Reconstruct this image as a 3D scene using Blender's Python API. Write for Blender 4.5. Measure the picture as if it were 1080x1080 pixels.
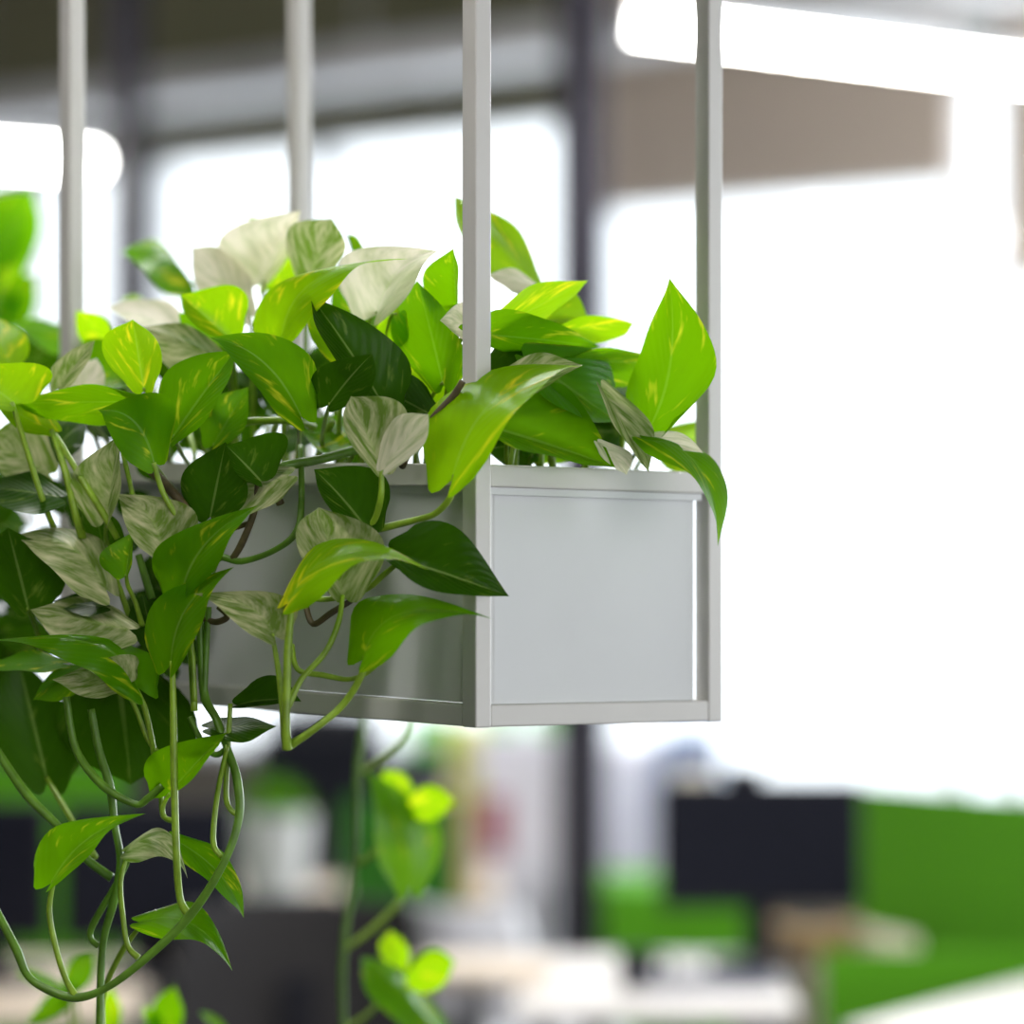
import bpy, bmesh, math, random
from mathutils import Vector, Matrix
random.seed(7)
for o in list(bpy.data.objects): bpy.data.objects.remove(o, do_unlink=True)
S = bpy.context.scene
C = S.collection

# ------------------------------------------------------------ camera, world, light, exposure
F_PX = 3990.0; ZC = 1.6; D0 = 3.57
cam_d = bpy.data.cameras.new('camera'); cam = bpy.data.objects.new('camera', cam_d); C.objects.link(cam)
cam.location = (0, 0, ZC); cam.rotation_euler = (math.pi/2, 0, 0)
cam_d.sensor_width = 36; cam_d.lens = F_PX/1080*36; cam_d.clip_end = 200
cam_d.dof.use_dof = True; cam_d.dof.focus_distance = D0+0.035; cam_d.dof.aperture_fstop = 1.75
cam_d.dof.aperture_blades = 0
S.camera = cam

W_ = bpy.data.worlds.new('world'); S.world = W_; W_.use_nodes = True
bg = W_.node_tree.nodes['Background']; bg.inputs[0].default_value = (0.93, 0.965, 1.0, 1); bg.inputs[1].default_value = 2.0

ALPHA = math.radians(43)
E1 = Vector((math.cos(ALPHA), math.sin(ALPHA), 0)); E2 = Vector((-math.sin(ALPHA), math.cos(ALPHA), 0))
def room(a, b, z): return E1*a + E2*b + Vector((0, 0, z))
def area(name, loc, target, sx, sy, power, col=(1, 1, 1)):
    l = bpy.data.lights.new(name, 'AREA'); l.shape = 'RECTANGLE'; l.size = sx; l.size_y = sy; l.energy = power; l.color = col
    o = bpy.data.objects.new(name, l); C.objects.link(o); o.location = loc
    o.rotation_euler = (Vector(target)-Vector(loc)).to_track_quat('-Z', 'Y').to_euler()
    return o
WALL_A = 8.2       # window wall, distance along E1
# daylight entering by the window wall and by the windows of the right-hand wall
area('daylight_window_wall', room(WALL_A+0.6, 2.5, 2.1), room(0, 2.5, 1.3), 9, 2.6, 400, (0.95, 0.98, 1))
area('daylight_side_windows', room(2.6, -4.6, 2.0), room(2.4, 3, 1.5), 5.0, 2.2, 75, (1, 0.985, 0.96))
S.view_settings.view_transform = 'Standard'; S.view_settings.look = 'None'; S.view_settings.gamma = 1
S.view_settings.use_curve_mapping = False; S.view_settings.exposure = 0.5

# ------------------------------------------------------------ helpers
def srgb(r, g, b):
    f = lambda c: (c/255/12.92) if c/255 <= 0.04045 else ((c/255+0.055)/1.055)**2.4
    return (f(r), f(g), f(b), 1)
def P(px, py, d): return Vector(((px-540)/F_PX*d, d, ZC+(540-py)/F_PX*d))
def G(px, d, z=0): return Vector(((px-540)/F_PX*d, d, z))
def depth(px): return D0/(1-0.00025*abs(px-502))
def Q3(px, py, off):
    # the bushier left end spills further out over the trough
    k = 1.0 if px > 502 else 0.3+0.7*min(1, max(0, (off+2)/18.0))
    if px > 502 and off < 0: k = max(0.35, 1-(px-502)/500.0)
    return P(px, py, D0+(depth(px)-D0)*k+off/100.0)

MATS = {}
def mat(name, rgb, rough=0.5, metal=0.0, noise=0.06, scale=30.0, bump=0.0, spec=0.5, coat=0.0):
    if name in MATS: return MATS[name]
    m = bpy.data.materials.new(name); m.use_nodes = True; nt = m.node_tree; n = nt.nodes; b = n['Principled BSDF']
    tc = n.new('ShaderNodeTexCoord'); ns = n.new('ShaderNodeTexNoise'); ns.inputs['Scale'].default_value = scale
    ns.inputs['Detail'].default_value = 4; nt.links.new(tc.outputs['Object'], ns.inputs['Vector'])
    r = n.new('ShaderNodeValToRGB'); c = srgb(*rgb)
    r.color_ramp.elements[0].position = 0.3; r.color_ramp.elements[1].position = 0.7
    r.color_ramp.elements[0].color = tuple(x*(1-noise) for x in c[:3])+(1,)
    r.color_ramp.elements[1].color = tuple(min(1, x*(1+noise)) for x in c[:3])+(1,)
    nt.links.new(ns.outputs['Fac'], r.inputs['Fac']); nt.links.new(r.outputs['Color'], b.inputs['Base Color'])
    b.inputs['Roughness'].default_value = rough; b.inputs['Metallic'].default_value = metal
    b.inputs['Specular IOR Level'].default_value = spec; b.inputs['Coat Weight'].default_value = coat
    if bump:
        bp = n.new('ShaderNodeBump'); bp.inputs['Strength'].default_value = bump; bp.inputs['Distance'].default_value = 0.001
        nt.links.new(ns.outputs['Fac'], bp.inputs['Height']); nt.links.new(bp.outputs['Normal'], b.inputs['Normal'])
    MATS[name] = m; return m
def emit(name, rgb, strength):
    m = bpy.data.materials.new(name); m.use_nodes = True; b = m.node_tree.nodes['Principled BSDF']
    b.inputs['Base Color'].default_value = srgb(*rgb); b.inputs['Emission Color'].default_value = srgb(*rgb)
    b.inputs['Emission Strength'].default_value = strength; return m
def glass_mat():
    m = bpy.data.materials.new('window_glass'); m.use_nodes = True; nt = m.node_tree; n = nt.nodes; n.remove(n['Principled BSDF'])
    t = n.new('ShaderNodeBsdfTransparent'); t.inputs[0].default_value = (0.95, 0.97, 0.98, 1)
    g = n.new('ShaderNodeBsdfGlossy'); g.inputs['Roughness'].default_value = 0.02
    mx = n.new('ShaderNodeMixShader'); mx.inputs[0].default_value = 0.06
    nt.links.new(t.outputs[0], mx.inputs[1]); nt.links.new(g.outputs[0], mx.inputs[2]); nt.links.new(mx.outputs[0], n['Material Output'].inputs[0])
    return m

def leaf_mat(name, base, fleck, amount, trans, tcol, fleckscale=1.0, rough=0.32):
    """amount: share of the blade covered by streaky variegation"""
    m = bpy.data.materials.new(name); m.use_nodes = True; nt = m.node_tree; n = nt.nodes; L = nt.links
    b = n['Principled BSDF']; uv = n.new('ShaderNodeUVMap'); sep = n.new('ShaderNodeSeparateXYZ'); L.new(uv.outputs[0], sep.inputs[0])
    def M(op, a, b_=None, c=None):
        x = n.new('ShaderNodeMath'); x.operation = op
        for i, v in enumerate((a, b_, c)):
            if v is None: continue
            if isinstance(v, (int, float)): x.inputs[i].default_value = v
            else: L.new(v, x.inputs[i])
        return x.outputs[0]
    u = sep.outputs[0]; v = sep.outputs[1]                 # u along, v across -1..1 stored as 0..1
    vv = M('MULTIPLY_ADD', v, 2.0, -1.0); av = M('ABSOLUTE', vv)
    s = M('MULTIPLY_ADD', av, -0.42, u)                    # constant along the side veins
    oi = n.new('ShaderNodeObjectInfo'); rnd = M('MULTIPLY', oi.outputs['Random'], 57.0)
    co = n.new('ShaderNodeCombineXYZ'); L.new(M('MULTIPLY', s, 7.5*fleckscale), co.inputs[0]); L.new(M('MULTIPLY', vv, 1.7*fleckscale), co.inputs[1]); L.new(rnd, co.inputs[2])
    n1 = n.new('ShaderNodeTexNoise'); n1.inputs['Scale'].default_value = 1.0; n1.inputs['Detail'].default_value = 3.0; n1.inputs['Roughness'].default_value = 0.6
    L.new(co.outputs[0], n1.inputs['Vector'])
    rp = n.new('ShaderNodeValToRGB'); th = 0.72-0.36*amount
    rp.color_ramp.elements[0].position = max(0, th-0.05-0.1*(amount > .4)); rp.color_ramp.elements[1].position = min(1, th+0.10+0.06*(amount > .4))
    L.new(n1.outputs['Fac'], rp.inputs['Fac'])
    # tonal variation of the green
    n2 = n.new('ShaderNodeTexNoise'); n2.inputs['Scale'].default_value = 2.2; L.new(co.outputs[0], n2.inputs['Vector'])
    mixg = n.new('ShaderNodeMix'); mixg.data_type = 'RGBA'; L.new(n2.outputs['Fac'], mixg.inputs[0])
    c0 = srgb(*base); mixg.inputs[6].default_value = tuple(x*0.72 for x in c0[:3])+(1,); mixg.inputs[7].default_value = tuple(min(1, x*1.3) for x in c0[:3])+(1,)
    mixc = n.new('ShaderNodeMix'); mixc.data_type = 'RGBA'; L.new(rp.outputs[0], mixc.inputs[0]); L.new(mixg.outputs[2], mixc.inputs[6]); mixc.inputs[7].default_value = srgb(*fleck)
    # paler midrib
    rib = M('LESS_THAN', av, 0.035); mixr = n.new('ShaderNodeMix'); mixr.data_type = 'RGBA'
    L.new(M('MULTIPLY', rib, 0.28), mixr.inputs[0]); L.new(mixc.outputs[2], mixr.inputs[6]); mixr.inputs[7].default_value = srgb(170, 195, 110)
    L.new(mixr.outputs[2], b.inputs['Base Color']); b.inputs['Roughness'].default_value = rough; b.inputs['Specular IOR Level'].default_value = 0.1
    # side veins as bump
    wv = M('SINE', M('MULTIPLY', s, 62.0)); bp = n.new('ShaderNodeBump'); bp.inputs['Strength'].default_value = 0.22; bp.inputs['Distance'].default_value = 0.0012
    hh = M('ADD', M('MULTIPLY', wv, 0.35), M('MULTIPLY', n1.outputs['Fac'], 1.2)); L.new(hh, bp.inputs['Height']); L.new(bp.outputs[0], b.inputs['Normal'])
    tr = n.new('ShaderNodeBsdfTranslucent'); mt = n.new('ShaderNodeMix'); mt.data_type = 'RGBA'
    L.new(rp.outputs[0], mt.inputs[0]); mt.inputs[6].default_value = srgb(*tcol); mt.inputs[7].default_value = srgb(*[min(255, int(x*1.08)) for x in fleck])
    L.new(mt.outputs[2], tr.inputs[0])
    mx = n.new('ShaderNodeMixShader'); mx.inputs[0].default_value = trans
    L.new(b.outputs[0], mx.inputs[1]); L.new(tr.outputs[0], mx.inputs[2]); L.new(mx.outputs[0], n['Material Output'].inputs[0])
    MATS[name] = m; return m
leaf_mat('leaf_green', (66, 122, 4), (206, 212, 44), 0.22, 0.46, (136, 200, 4), 0.8)
leaf_mat('leaf_lime', (122, 172, 8), (232, 226, 36), 0.34, 0.52, (170, 224, 10), 0.75)
leaf_mat('leaf_deep', (38, 72, 6), (96, 122, 40), 0.2, 0.25, (70, 120, 2), rough=0.3)  # darker mature green; also paints in the shade of leaves facing away
leaf_mat('leaf_marble', (96, 120, 52), (196, 196, 150), 0.52, 0.32, (130, 170, 50), 1.0, rough=0.42)
leaf_mat('leaf_cream', (176, 184, 136), (228, 222, 200), 0.80, 0.35, (200, 205, 160), 0.8, rough=0.45)
mat('petiole_green', (128, 160, 40), 0.4, noise=0.25, scale=60)
mat('stem_green', (88, 128, 32), 0.42, noise=0.3, scale=50)
mat('stem_brown', (74, 62, 36), 0.6, noise=0.4, scale=80)
mat('paint_white', (206, 203, 199), 0.30, noise=0.02, scale=14, bump=0.12)
mat('trough_white', (206, 207, 208), 0.24, noise=0.02, scale=8)
mat('soil', (46, 34, 24), 0.95, noise=0.5, scale=90, bump=0.8)

def obj(name, bm, m, parent=None, smooth=False, bevel=0.0):
    me = bpy.data.meshes.new(name); bmesh.ops.recalc_face_normals(bm, faces=bm.faces) if not smooth else None
    bm.to_mesh(me); bm.free()
    if m is not None:
        for mm in (m if isinstance(m, list) else [m]): me.materials.append(mm)
    o = bpy.data.objects.new(name, me); C.objects.link(o)
    if smooth:
        for p in me.polygons: p.use_smooth = True
    if bevel:
        b = o.modifiers.new('bevel', 'BEVEL'); b.width = bevel; b.segments = 3; b.limit_method = 'ANGLE'
    if parent is not None:
        o.parent = parent; o.matrix_parent_inverse = parent.matrix_world.inverted() if False else Matrix.Translation(-Vector(parent.location)) if parent.type == 'EMPTY' and parent.parent is None else Matrix.Identity(4)
    return o
def thing(name, label, cat, loc, group=None):
    o = bpy.data.objects.new(name, None); C.objects.link(o); o.location = loc; o.empty_display_size = 0.05
    o['label'] = label; o['category'] = cat
    if group: o['group'] = group
    return o
def tag(o, label, cat, group=None):
    o['label'] = label; o['category'] = cat
    if group: o['group'] = group
    return o
def struct(o): o['kind'] = 'structure'; return o
# boxes along arbitrary axes, in world coordinates
def box(bm, o, ax, ay, az):
    """o corner, ax ay az edge vectors"""
    o = Vector(o); vs = [bm.verts.new(o+ax*i+ay*j+az*k) for i in (0, 1) for j in (0, 1) for k in (0, 1)]
    for f in ((0, 1, 3, 2), (4, 6, 7, 5), (0, 4, 5, 1), (2, 3, 7, 6), (0, 2, 6, 4), (1, 5, 7, 3)): bm.faces.new([vs[i] for i in f])
def cbox(bm, c, sx, sy, sz, ang=0.0, tilt=0.0):
    """centred box, rotated about z by ang; tilt leans it about its own x axis"""
    X = Vector((math.cos(ang), math.sin(ang), 0)); Y = Vector((-math.sin(ang), math.cos(ang), 0)); Z = Vector((0, 0, 1))
    Y2 = Y*math.cos(tilt)+Z*math.sin(tilt); Z2 = Z*math.cos(tilt)-Y*math.sin(tilt)
    box(bm, Vector(c)-X*sx/2-Y2*sy/2-Z2*sz/2, X*sx, Y2*sy, Z2*sz)
def cyl(bm, p0, p1, r0, r1=None, n=16, caps=True):
    r1 = r0 if r1 is None else r1; p0 = Vector(p0); p1 = Vector(p1); d = (p1-p0).normalized()
    a = d.orthogonal().normalized(); b = d.cross(a)
    R0 = [bm.verts.new(p0+(a*math.cos(t)+b*math.sin(t))*r0) for t in [2*math.pi*i/n for i in range(n)]]
    R1 = [bm.verts.new(p1+(a*math.cos(t)+b*math.sin(t))*r1) for t in [2*math.pi*i/n for i in range(n)]]
    for i in range(n): bm.faces.new((R0[i], R0[(i+1) % n], R1[(i+1) % n], R1[i]))
    if caps: bm.faces.new(R0[::-1]); bm.faces.new(R1)
def B_(): return bmesh.new()
def one(name, m, parent, fn, *a, bevel=0.0, smooth=False, **k):
    bm = B_(); fn(bm, *a, **k); return obj(name, bm, m, parent, bevel=bevel, smooth=smooth)

def catmull(pts, rs, n=6):
    out = []; R = []
    for i in range(len(pts)-1):
        p0 = pts[max(i-1, 0)]; p1 = pts[i]; p2 = pts[i+1]; p3 = pts[min(i+2, len(pts)-1)]
        for k in range(n):
            t = k/n
            out.append(0.5*((2*p1)+(p2-p0)*t+(2*p0-5*p1+4*p2-p3)*t*t+(3*p1-p0-3*p2+p3)*t**3)); R.append(rs[i]*(1-t)+rs[i+1]*t)
    out.append(pts[-1]); R.append(rs[-1]); return out, R
def tube_bm(pts, rs, nodes=(), seg=8, sub=6):
    P_, R_ = catmull(pts, rs, sub); bm = B_(); rings = []; prev = None
    for i, p in enumerate(P_):
        t = (P_[min(i+1, len(P_)-1)]-P_[max(i-1, 0)])
        if t.length < 1e-9: t = Vector((0, 0, 1))
        t.normalize()
        a = t.orthogonal().normalized() if prev is None else (prev-t*prev.dot(t)).normalized(); prev = a; b = t.cross(a)
        rings.append([bm.verts.new(p+(a*math.cos(w)+b*math.sin(w))*R_[i]) for w in [2*math.pi*j/seg for j in range(seg)]])
    for i in range(len(rings)-1):
        for j in range(seg): bm.faces.new((rings[i][j], rings[i][(j+1) % seg], rings[i+1][(j+1) % seg], rings[i+1][j]))
    bm.faces.new(rings[0][::-1]); bm.faces.new(rings[-1])
    return bm

# ------------------------------------------------------------ leaf builder
def leaf_bm(B, M, T, Pp, Qq, rnd, nu=16, nv=5, arch=0.10, wave=0.02):
    """B base, M midrib point at 0.4, T tip, Pp/Qq the widest points of both halves (3-D)"""
    Cc = (M-B*0.36-T*0.16)/0.48                    # quadratic control so that curve(0.4)=M
    mid = lambda u: B*(1-u)**2+Cc*2*u*(1-u)+T*u*u
    Ln = (M-B).length+(T-M).length
    um = 0.34; pm = mid(um); sP = Pp-pm; sQ = Qq-pm
    prof = lambda u: ((u+0.05)**0.5)*((1-u)**0.95)*(1-0.45*u**5); pk = max(prof(i/200) for i in range(200))
    bm = B_(); uvl = bm.loops.layers.uv.new('UVMap'); grid = []; uvs = {}
    nrm = (T-B).cross(sP-sQ)
    nrm = nrm.normalized() if nrm.length > 1e-9 else Vector((0, -1, 0))
    ph = rnd.random()*6.28
    for i in range(nu+1):
        u = (i/nu)**0.9; c = mid(u); w = prof(u)/pk
        ax = ((M-B).normalized()*0.75+(T-B).normalized()*0.25).normalized()
        row = []
        for j in range(-nv, nv+1):
            v = j/nv; a = abs(v); s = sP if v > 0 else sQ
            p = c+s*(a*w)
            p = p-ax*(0.115*Ln*math.sin(math.pi*min(1, a)**0.85)*(1-u)**5)
            p = p+nrm*(arch*s.length*w*(math.sin(math.pi*a*0.6))*1.0-arch*s.length*w*0.6*a)
            p = p+nrm*(wave*Ln*math.sin(9*u+ph+(1.3 if v > 0 else 0))*a*a*w)
            vt = bm.verts.new(p); uvs[vt] = (u, (v+1)/2); row.append(vt)
        grid.append(row)
    for i in range(nu):
        for j in range(2*nv):
            f = bm.faces.new((grid[i][j], grid[i+1][j], grid[i+1][j+1], grid[i][j+1])); f.smooth = True
            for lp in f.loops: lp[uvl].uv = uvs[lp.vert]
    return bm
LEAFCOUNT = 0
def leaf(plant, spec, fn=Q3, rs=None):
    global LEAFCOUNT; LEAFCOUNT += 1
    rnd = random.Random(LEAFCOUNT*31+5)
    b, t, p, q, off, m = spec[:6]; o = spec[6] if len(spec) > 6 else {}
    tz = o.get('tz', rnd.uniform(-2.2, 2.2)); sp = o.get('sp', 1); sq = o.get('sq', -1)
    B3 = fn(b[0], b[1], off); T3 = fn(t[0], t[1], off+tz)
    if 'm' in o: mm = o['m']
    else: mm = (b[0]*0.6+t[0]*0.4, b[1]*0.6+t[1]*0.4-rnd.uniform(0, 4))
    M3 = fn(mm[0], mm[1], off+tz*0.35+o.get('mz', 0))
    Ln = (M3-B3).length+(T3-M3).length
    umid = 0.34
    P3 = fn(p[0], p[1], off+tz*0.3); Q_ = fn(q[0], q[1], off+tz*0.3)
    tgt = o.get('w', 0.34)*Ln
    def push(E, sgn):
        ln = math.sqrt(max(0.0, tgt*tgt-(E-M3).length**2))*0.85*abs(sgn)
        d = (E-cam.location).normalized(); return E+d*(ln*(1 if sgn > 0 else -1))
    P3 = push(P3, sp); Q_ = push(Q_, sq)
    bm = leaf_bm(B3, M3, T3, P3, Q_, rnd, arch=o.get('arch', 0.12))
    lo = obj('leaf', bm, MATS['leaf_'+m], plant, smooth=True)
    if m in ('marble', 'cream', 'lime'): lo['label'] = {'marble': 'green and cream marbled leaf', 'cream': 'almost wholly cream leaf', 'lime': 'bright lime green leaf'}[m]
    pet = o.get('pet')
    if pet is None and o.get('auto', True) and b[1] < 500:
        cx = b[0]+(300-b[0])*0.18 if b[0] < 520 else b[0]-18
        deep = max(off+3, 10)
        pet = [((b[0]+cx)/2, b[1]+18, off*0.6+deep*0.4), (cx, max(b[1]+34, 478), deep), (cx+rnd.uniform(-10, 10), 510, deep+2)]
    if pet:
        dirn = (B3-M3).normalized()
        pts = [B3+(M3-B3)*0.06]+[fn(*x) for x in pet]; r = o.get('pr', 2.6)*0.0009
        bm = tube_bm(pts, [r*0.7]+[r]*(len(pts)-2)+[r*1.25])
        obj('petiole', bm, MATS['petiole_green'], lo, smooth=True).matrix_parent_inverse = Matrix.Identity(4)
    return lo
def fix_subparents():
    bpy.context.view_layer.update()
    for o in bpy.data.objects:
        if o.parent is not None and o.parent.parent is not None:
            o.matrix_parent_inverse = o.parent.matrix_world.inverted()
    bpy.context.view_layer.update()
def stem(plant, pts, r=4.0, m='stem_green', fn=Q3, taper=1.0):
    p3 = [fn(*x) for x in pts]; n = len(p3)
    rr = [r*0.0009*(1+(taper-1)*i/(n-1))*(1+0.10*((i*7) % 3-1)) for i in range(n)]
    return obj('stem', tube_bm(p3, rr), MATS[m], plant, smooth=True)

# ============================================================ THE ROOM
wallm = mat('wall_paint', (118, 114, 106), 0.9, noise=0.02, scale=3)
olive = mat('lintel_paint', (128, 126, 100), 0.9, noise=0.05, scale=4)
ceilm = mat('ceiling_paint', (150, 146, 136), 0.9, noise=0.02, scale=2)
carpet = mat('carpet', (74, 74, 78), 0.98, noise=0.18, scale=180)
framem = mat('window_frame_white', (232, 234, 238), 0.4, noise=0.02)
framed = mat('steel_dark', (46, 42, 56), 0.6, noise=0.06, scale=6)
glassm = glass_mat()
H = 3.62; A0, A1, B0, B1 = -5.5, WALL_A, -5.0, 13.0
Z = Vector((0, 0, 1))
def slab(name, a0, a1, b0, b1, z0, z1, m, parent=None):
    bm = B_(); box(bm, room(a0, b0, z0), E1*(a1-a0), E2*(b1-b0), Z*(z1-z0)); return obj(name, bm, m, parent)
struct(slab('floor', A0-.2, A1+.2, B0-.2, B1+.2, -0.1, 0, carpet))
struct(slab('ceiling', A0-.2, A1+.2, B0-.2, B1+.2, H, H+0.15, ceilm))
struct(slab('wall_left', A0, A1, B1, B1+.15, 0, H, wallm))
struct(slab('wall_front', A0-.15, A0, B0, B1, 0, H, wallm))
# window wall (perpendicular to E1): piers, sill wall and lintel around a run of windows
SILL = 0.77; HEAD = 2.86
def wall_b(px, wa=WALL_A):          # room-b coordinate at which the line of sight of column px meets the window wall
    k = (px-540)/F_PX; d = wa/(k*E1.x+E1.y); return Vector((k*d, d, 0)).dot(E2)
edges = [B0, wall_b(1066), wall_b(1002), wall_b(618), wall_b(330), wall_b(150), wall_b(28), wall_b(-160), B1-0.6]
bm = B_()
box(bm, room(WALL_A, B0, 0), E1*.2, E2*(B1-B0), Z*SILL)
box(bm, room(WALL_A, B1-.6, SILL), E1*.2, E2*.6, Z*(HEAD-SILL))
struct(obj('wall_back', bm, wallm))
struct(slab('wall_upper', WALL_A, WALL_A+.2, B0, B1, HEAD, H, olive))
for i in range(len(edges)-1):
    a, b = edges[i], edges[i+1]; w = b-a
    bm = B_(); fw = 0.035
    box(bm, room(WALL_A+.04, a, SILL), E1*.08, E2*fw, Z*(HEAD-SILL)); box(bm, room(WALL_A+.04, b-fw, SILL), E1*.08, E2*fw, Z*(HEAD-SILL))
    box(bm, room(WALL_A+.04, a, SILL), E1*.08, E2*w, Z*fw); box(bm, room(WALL_A+.04, a, HEAD-fw), E1*.08, E2*w, Z*fw)
    wo = obj('window_%d' % (i+1), bm, framem); struct(wo)
    bm = B_(); box(bm, room(WALL_A+.075, a+fw, SILL+fw), E1*.006, E2*(w-2*fw), Z*(HEAD-SILL-2*fw)); obj('pane', bm, glassm, wo)
# right-hand wall: sill, lintel, piers and windows out of the picture on the right
bm = B_()
box(bm, room(A0, B0-.2, 0), E1*(A1-A0), E2*.2, Z*0.8); box(bm, room(A0, B0-.2, 2.95), E1*(A1-A0), E2*.2, Z*(H-2.95))
for a in (A0, -0.6, 5.6): box(bm, room(a, B0-.2, .8), E1*(A1-a if a == 5.6 else 1.0 if a < -1 else .3), E2*.2, Z*2.15)
struct(obj('wall_right', bm, wallm))

# outside: nothing but bright sky shows. Steel columns
for nm, px, d, wpx in (('steel_column', 134, 10.8, 38), ('steel_column', 613, 8.8, 50)):
    w = wpx/F_PX*d*0.75; t = G(px, d); r = thing(nm, 'dark grey steel column rising behind the hanging planter' if px > 500 else 'slim dark grey steel column near the windows at the back left', 'column', t, 'steel columns')
    bm = B_(); cbox(bm, t+Z*H/2, w, w*0.12, H, ALPHA)            # H-section: web and two flanges
    for s in (-1, 1): cbox(bm, t+Z*H/2+E1*s*w*0.45, w*0.12, w, H, ALPHA)
    obj('shaft', bm, framed, r)
    one('base_plate', framed, r, cbox, t+Z*0.01, w*1.6, w*1.6, 0.02, ALPHA)

# roller blinds on the right windows
blind = mat('blind_fabric', (205, 190, 178), 0.95, noise=0.04, scale=40)
def blind_(px0, px1, yb, label):
    b0, b1 = wall_b(px1, WALL_A-.06), wall_b(px0, WALL_A-.06)
    k = ((px0+px1)/2-540)/F_PX; d = (WALL_A-.06)/(k*E1.x+E1.y); zb = ZC+(540-yb)/F_PX*d
    c = room(WALL_A-.06, (b0+b1)/2, zb); r = thing('roller_blind', label, 'blind', c, 'roller blinds at the windows')
    bm = B_(); box(bm, room(WALL_A-.06, b0, zb), E1*.004, E2*(b1-b0), Z*(3.3-zb)); obj('fabric', bm, blind, r)
    bm = B_(); cyl(bm, room(WALL_A-.05, b0, 3.32), room(WALL_A-.05, b1, 3.32), .03); obj('roller', bm, framem, r)
    bm = B_(); box(bm, room(WALL_A-.07, b0, zb-.012), E1*.02, E2*(b1-b0), Z*.016); obj('hem_bar', bm, framem, r)
blind_(636, 1004, 206, 'beige roller blind half down over the wide window right of the dark column')
blind_(1056, 1230, 286, 'beige roller blind at the edge of the photo, hanging lower than its neighbour')
# ventilation duct along the windows
t = room(WALL_A-.7, 3, 2.95); du = thing('air_duct', 'pale grey air duct running along the windows under the ceiling', 'duct', t)
bm = B_(); box(bm, room(WALL_A-.85, B0+.3, 2.9), E1*.3, E2*(B1-B0-1), Z*.1); obj('duct_body', bm, mat('duct_grey', (196, 196, 200), .4), du, bevel=.01)
for k in range(6):
    bm = B_(); box(bm, room(WALL_A-.86, B0+1+2.5*k, 2.89), E1*.32, E2*.03, Z*.12); obj('duct_flange', bm, MATS['duct_grey'], du)
    bm = B_(); cyl(bm, room(WALL_A-.7, B0+1.2+2.5*k, 3.0), room(WALL_A-.7, B0+1.2+2.5*k, H), .006); obj('hanger_rod', bm, MATS['duct_grey'], du)

# suspended tube lights
tube_em = emit('lit_tube', (255, 253, 248), 30)
alu = mat('lamp_aluminium', (200, 200, 204), .35, metal=.6)
def tube_light(p0, p1, label, r=0.026, power=22):
    c = (p0+p1)/2; t = thing('pendant_tube_light', label, 'lamp', c, 'pendant tube lights')
    bm = B_(); cyl(bm, p0, p1, r); obj('tube', bm, tube_em, t)
    ld = bpy.data.lights.new('tube_glow', 'AREA'); ld.shape = 'RECTANGLE'; ld.size = (p1-p0).length; ld.size_y = .05; ld.energy = power; ld.color = (1, .985, .95)
    lo = bpy.data.objects.new('tube_glow', ld); C.objects.link(lo); lo.parent = t; lo.location = (0, 0, -r-.004); lo.rotation_euler = (0, 0, math.atan2((p1-p0).y, (p1-p0).x))
    d = (p1-p0).normalized()
    for q, e in ((p0, -d), (p1, d)): bm = B_(); cyl(bm, q, q+e*.02, r*1.05); obj('end_cap', bm, alu, t)
    bm = B_(); X = d*(p1-p0).length; Y = Vector((-d.y, d.x, 0)); box(bm, p0-Y*.016+Z*(r*.9), X, Y*.032, Z*.03); obj('housing', bm, alu, t)
    for f in (.15, .85):
        q = p0+(p1-p0)*f; bm = B_(); cyl(bm, q+Z*.03, Vector((q.x, q.y, H)), .0015, n=6); obj('cable', bm, alu, t)
tube_light(P(664, 24, 8.0), P(664, 24, 8.0)+E1*2.6, 'long lit tube light crossing the top right of the photo')
tube_light(P(98, 171, 11.2)-E1*2.6, P(98, 171, 11.2), 'lit tube light ending left of the steel column, at the left edge')
tube_light(Vector((-.9, 4.5, ZC+1.35)), Vector((-.9, 4.5, ZC+1.35))+E1*2.6, 'lit tube light hanging just above the planter, over the picture', power=48)

tube_light(Vector((-2.3, 1.5, ZC+1.3)), Vector((-2.3, 1.5, ZC+1.3))+E1*2.6, 'added fill tube light above and to the left of the planter, out of the picture', power=6)  # unseen fill lamp, added to brighten the left faces of the posts

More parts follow.
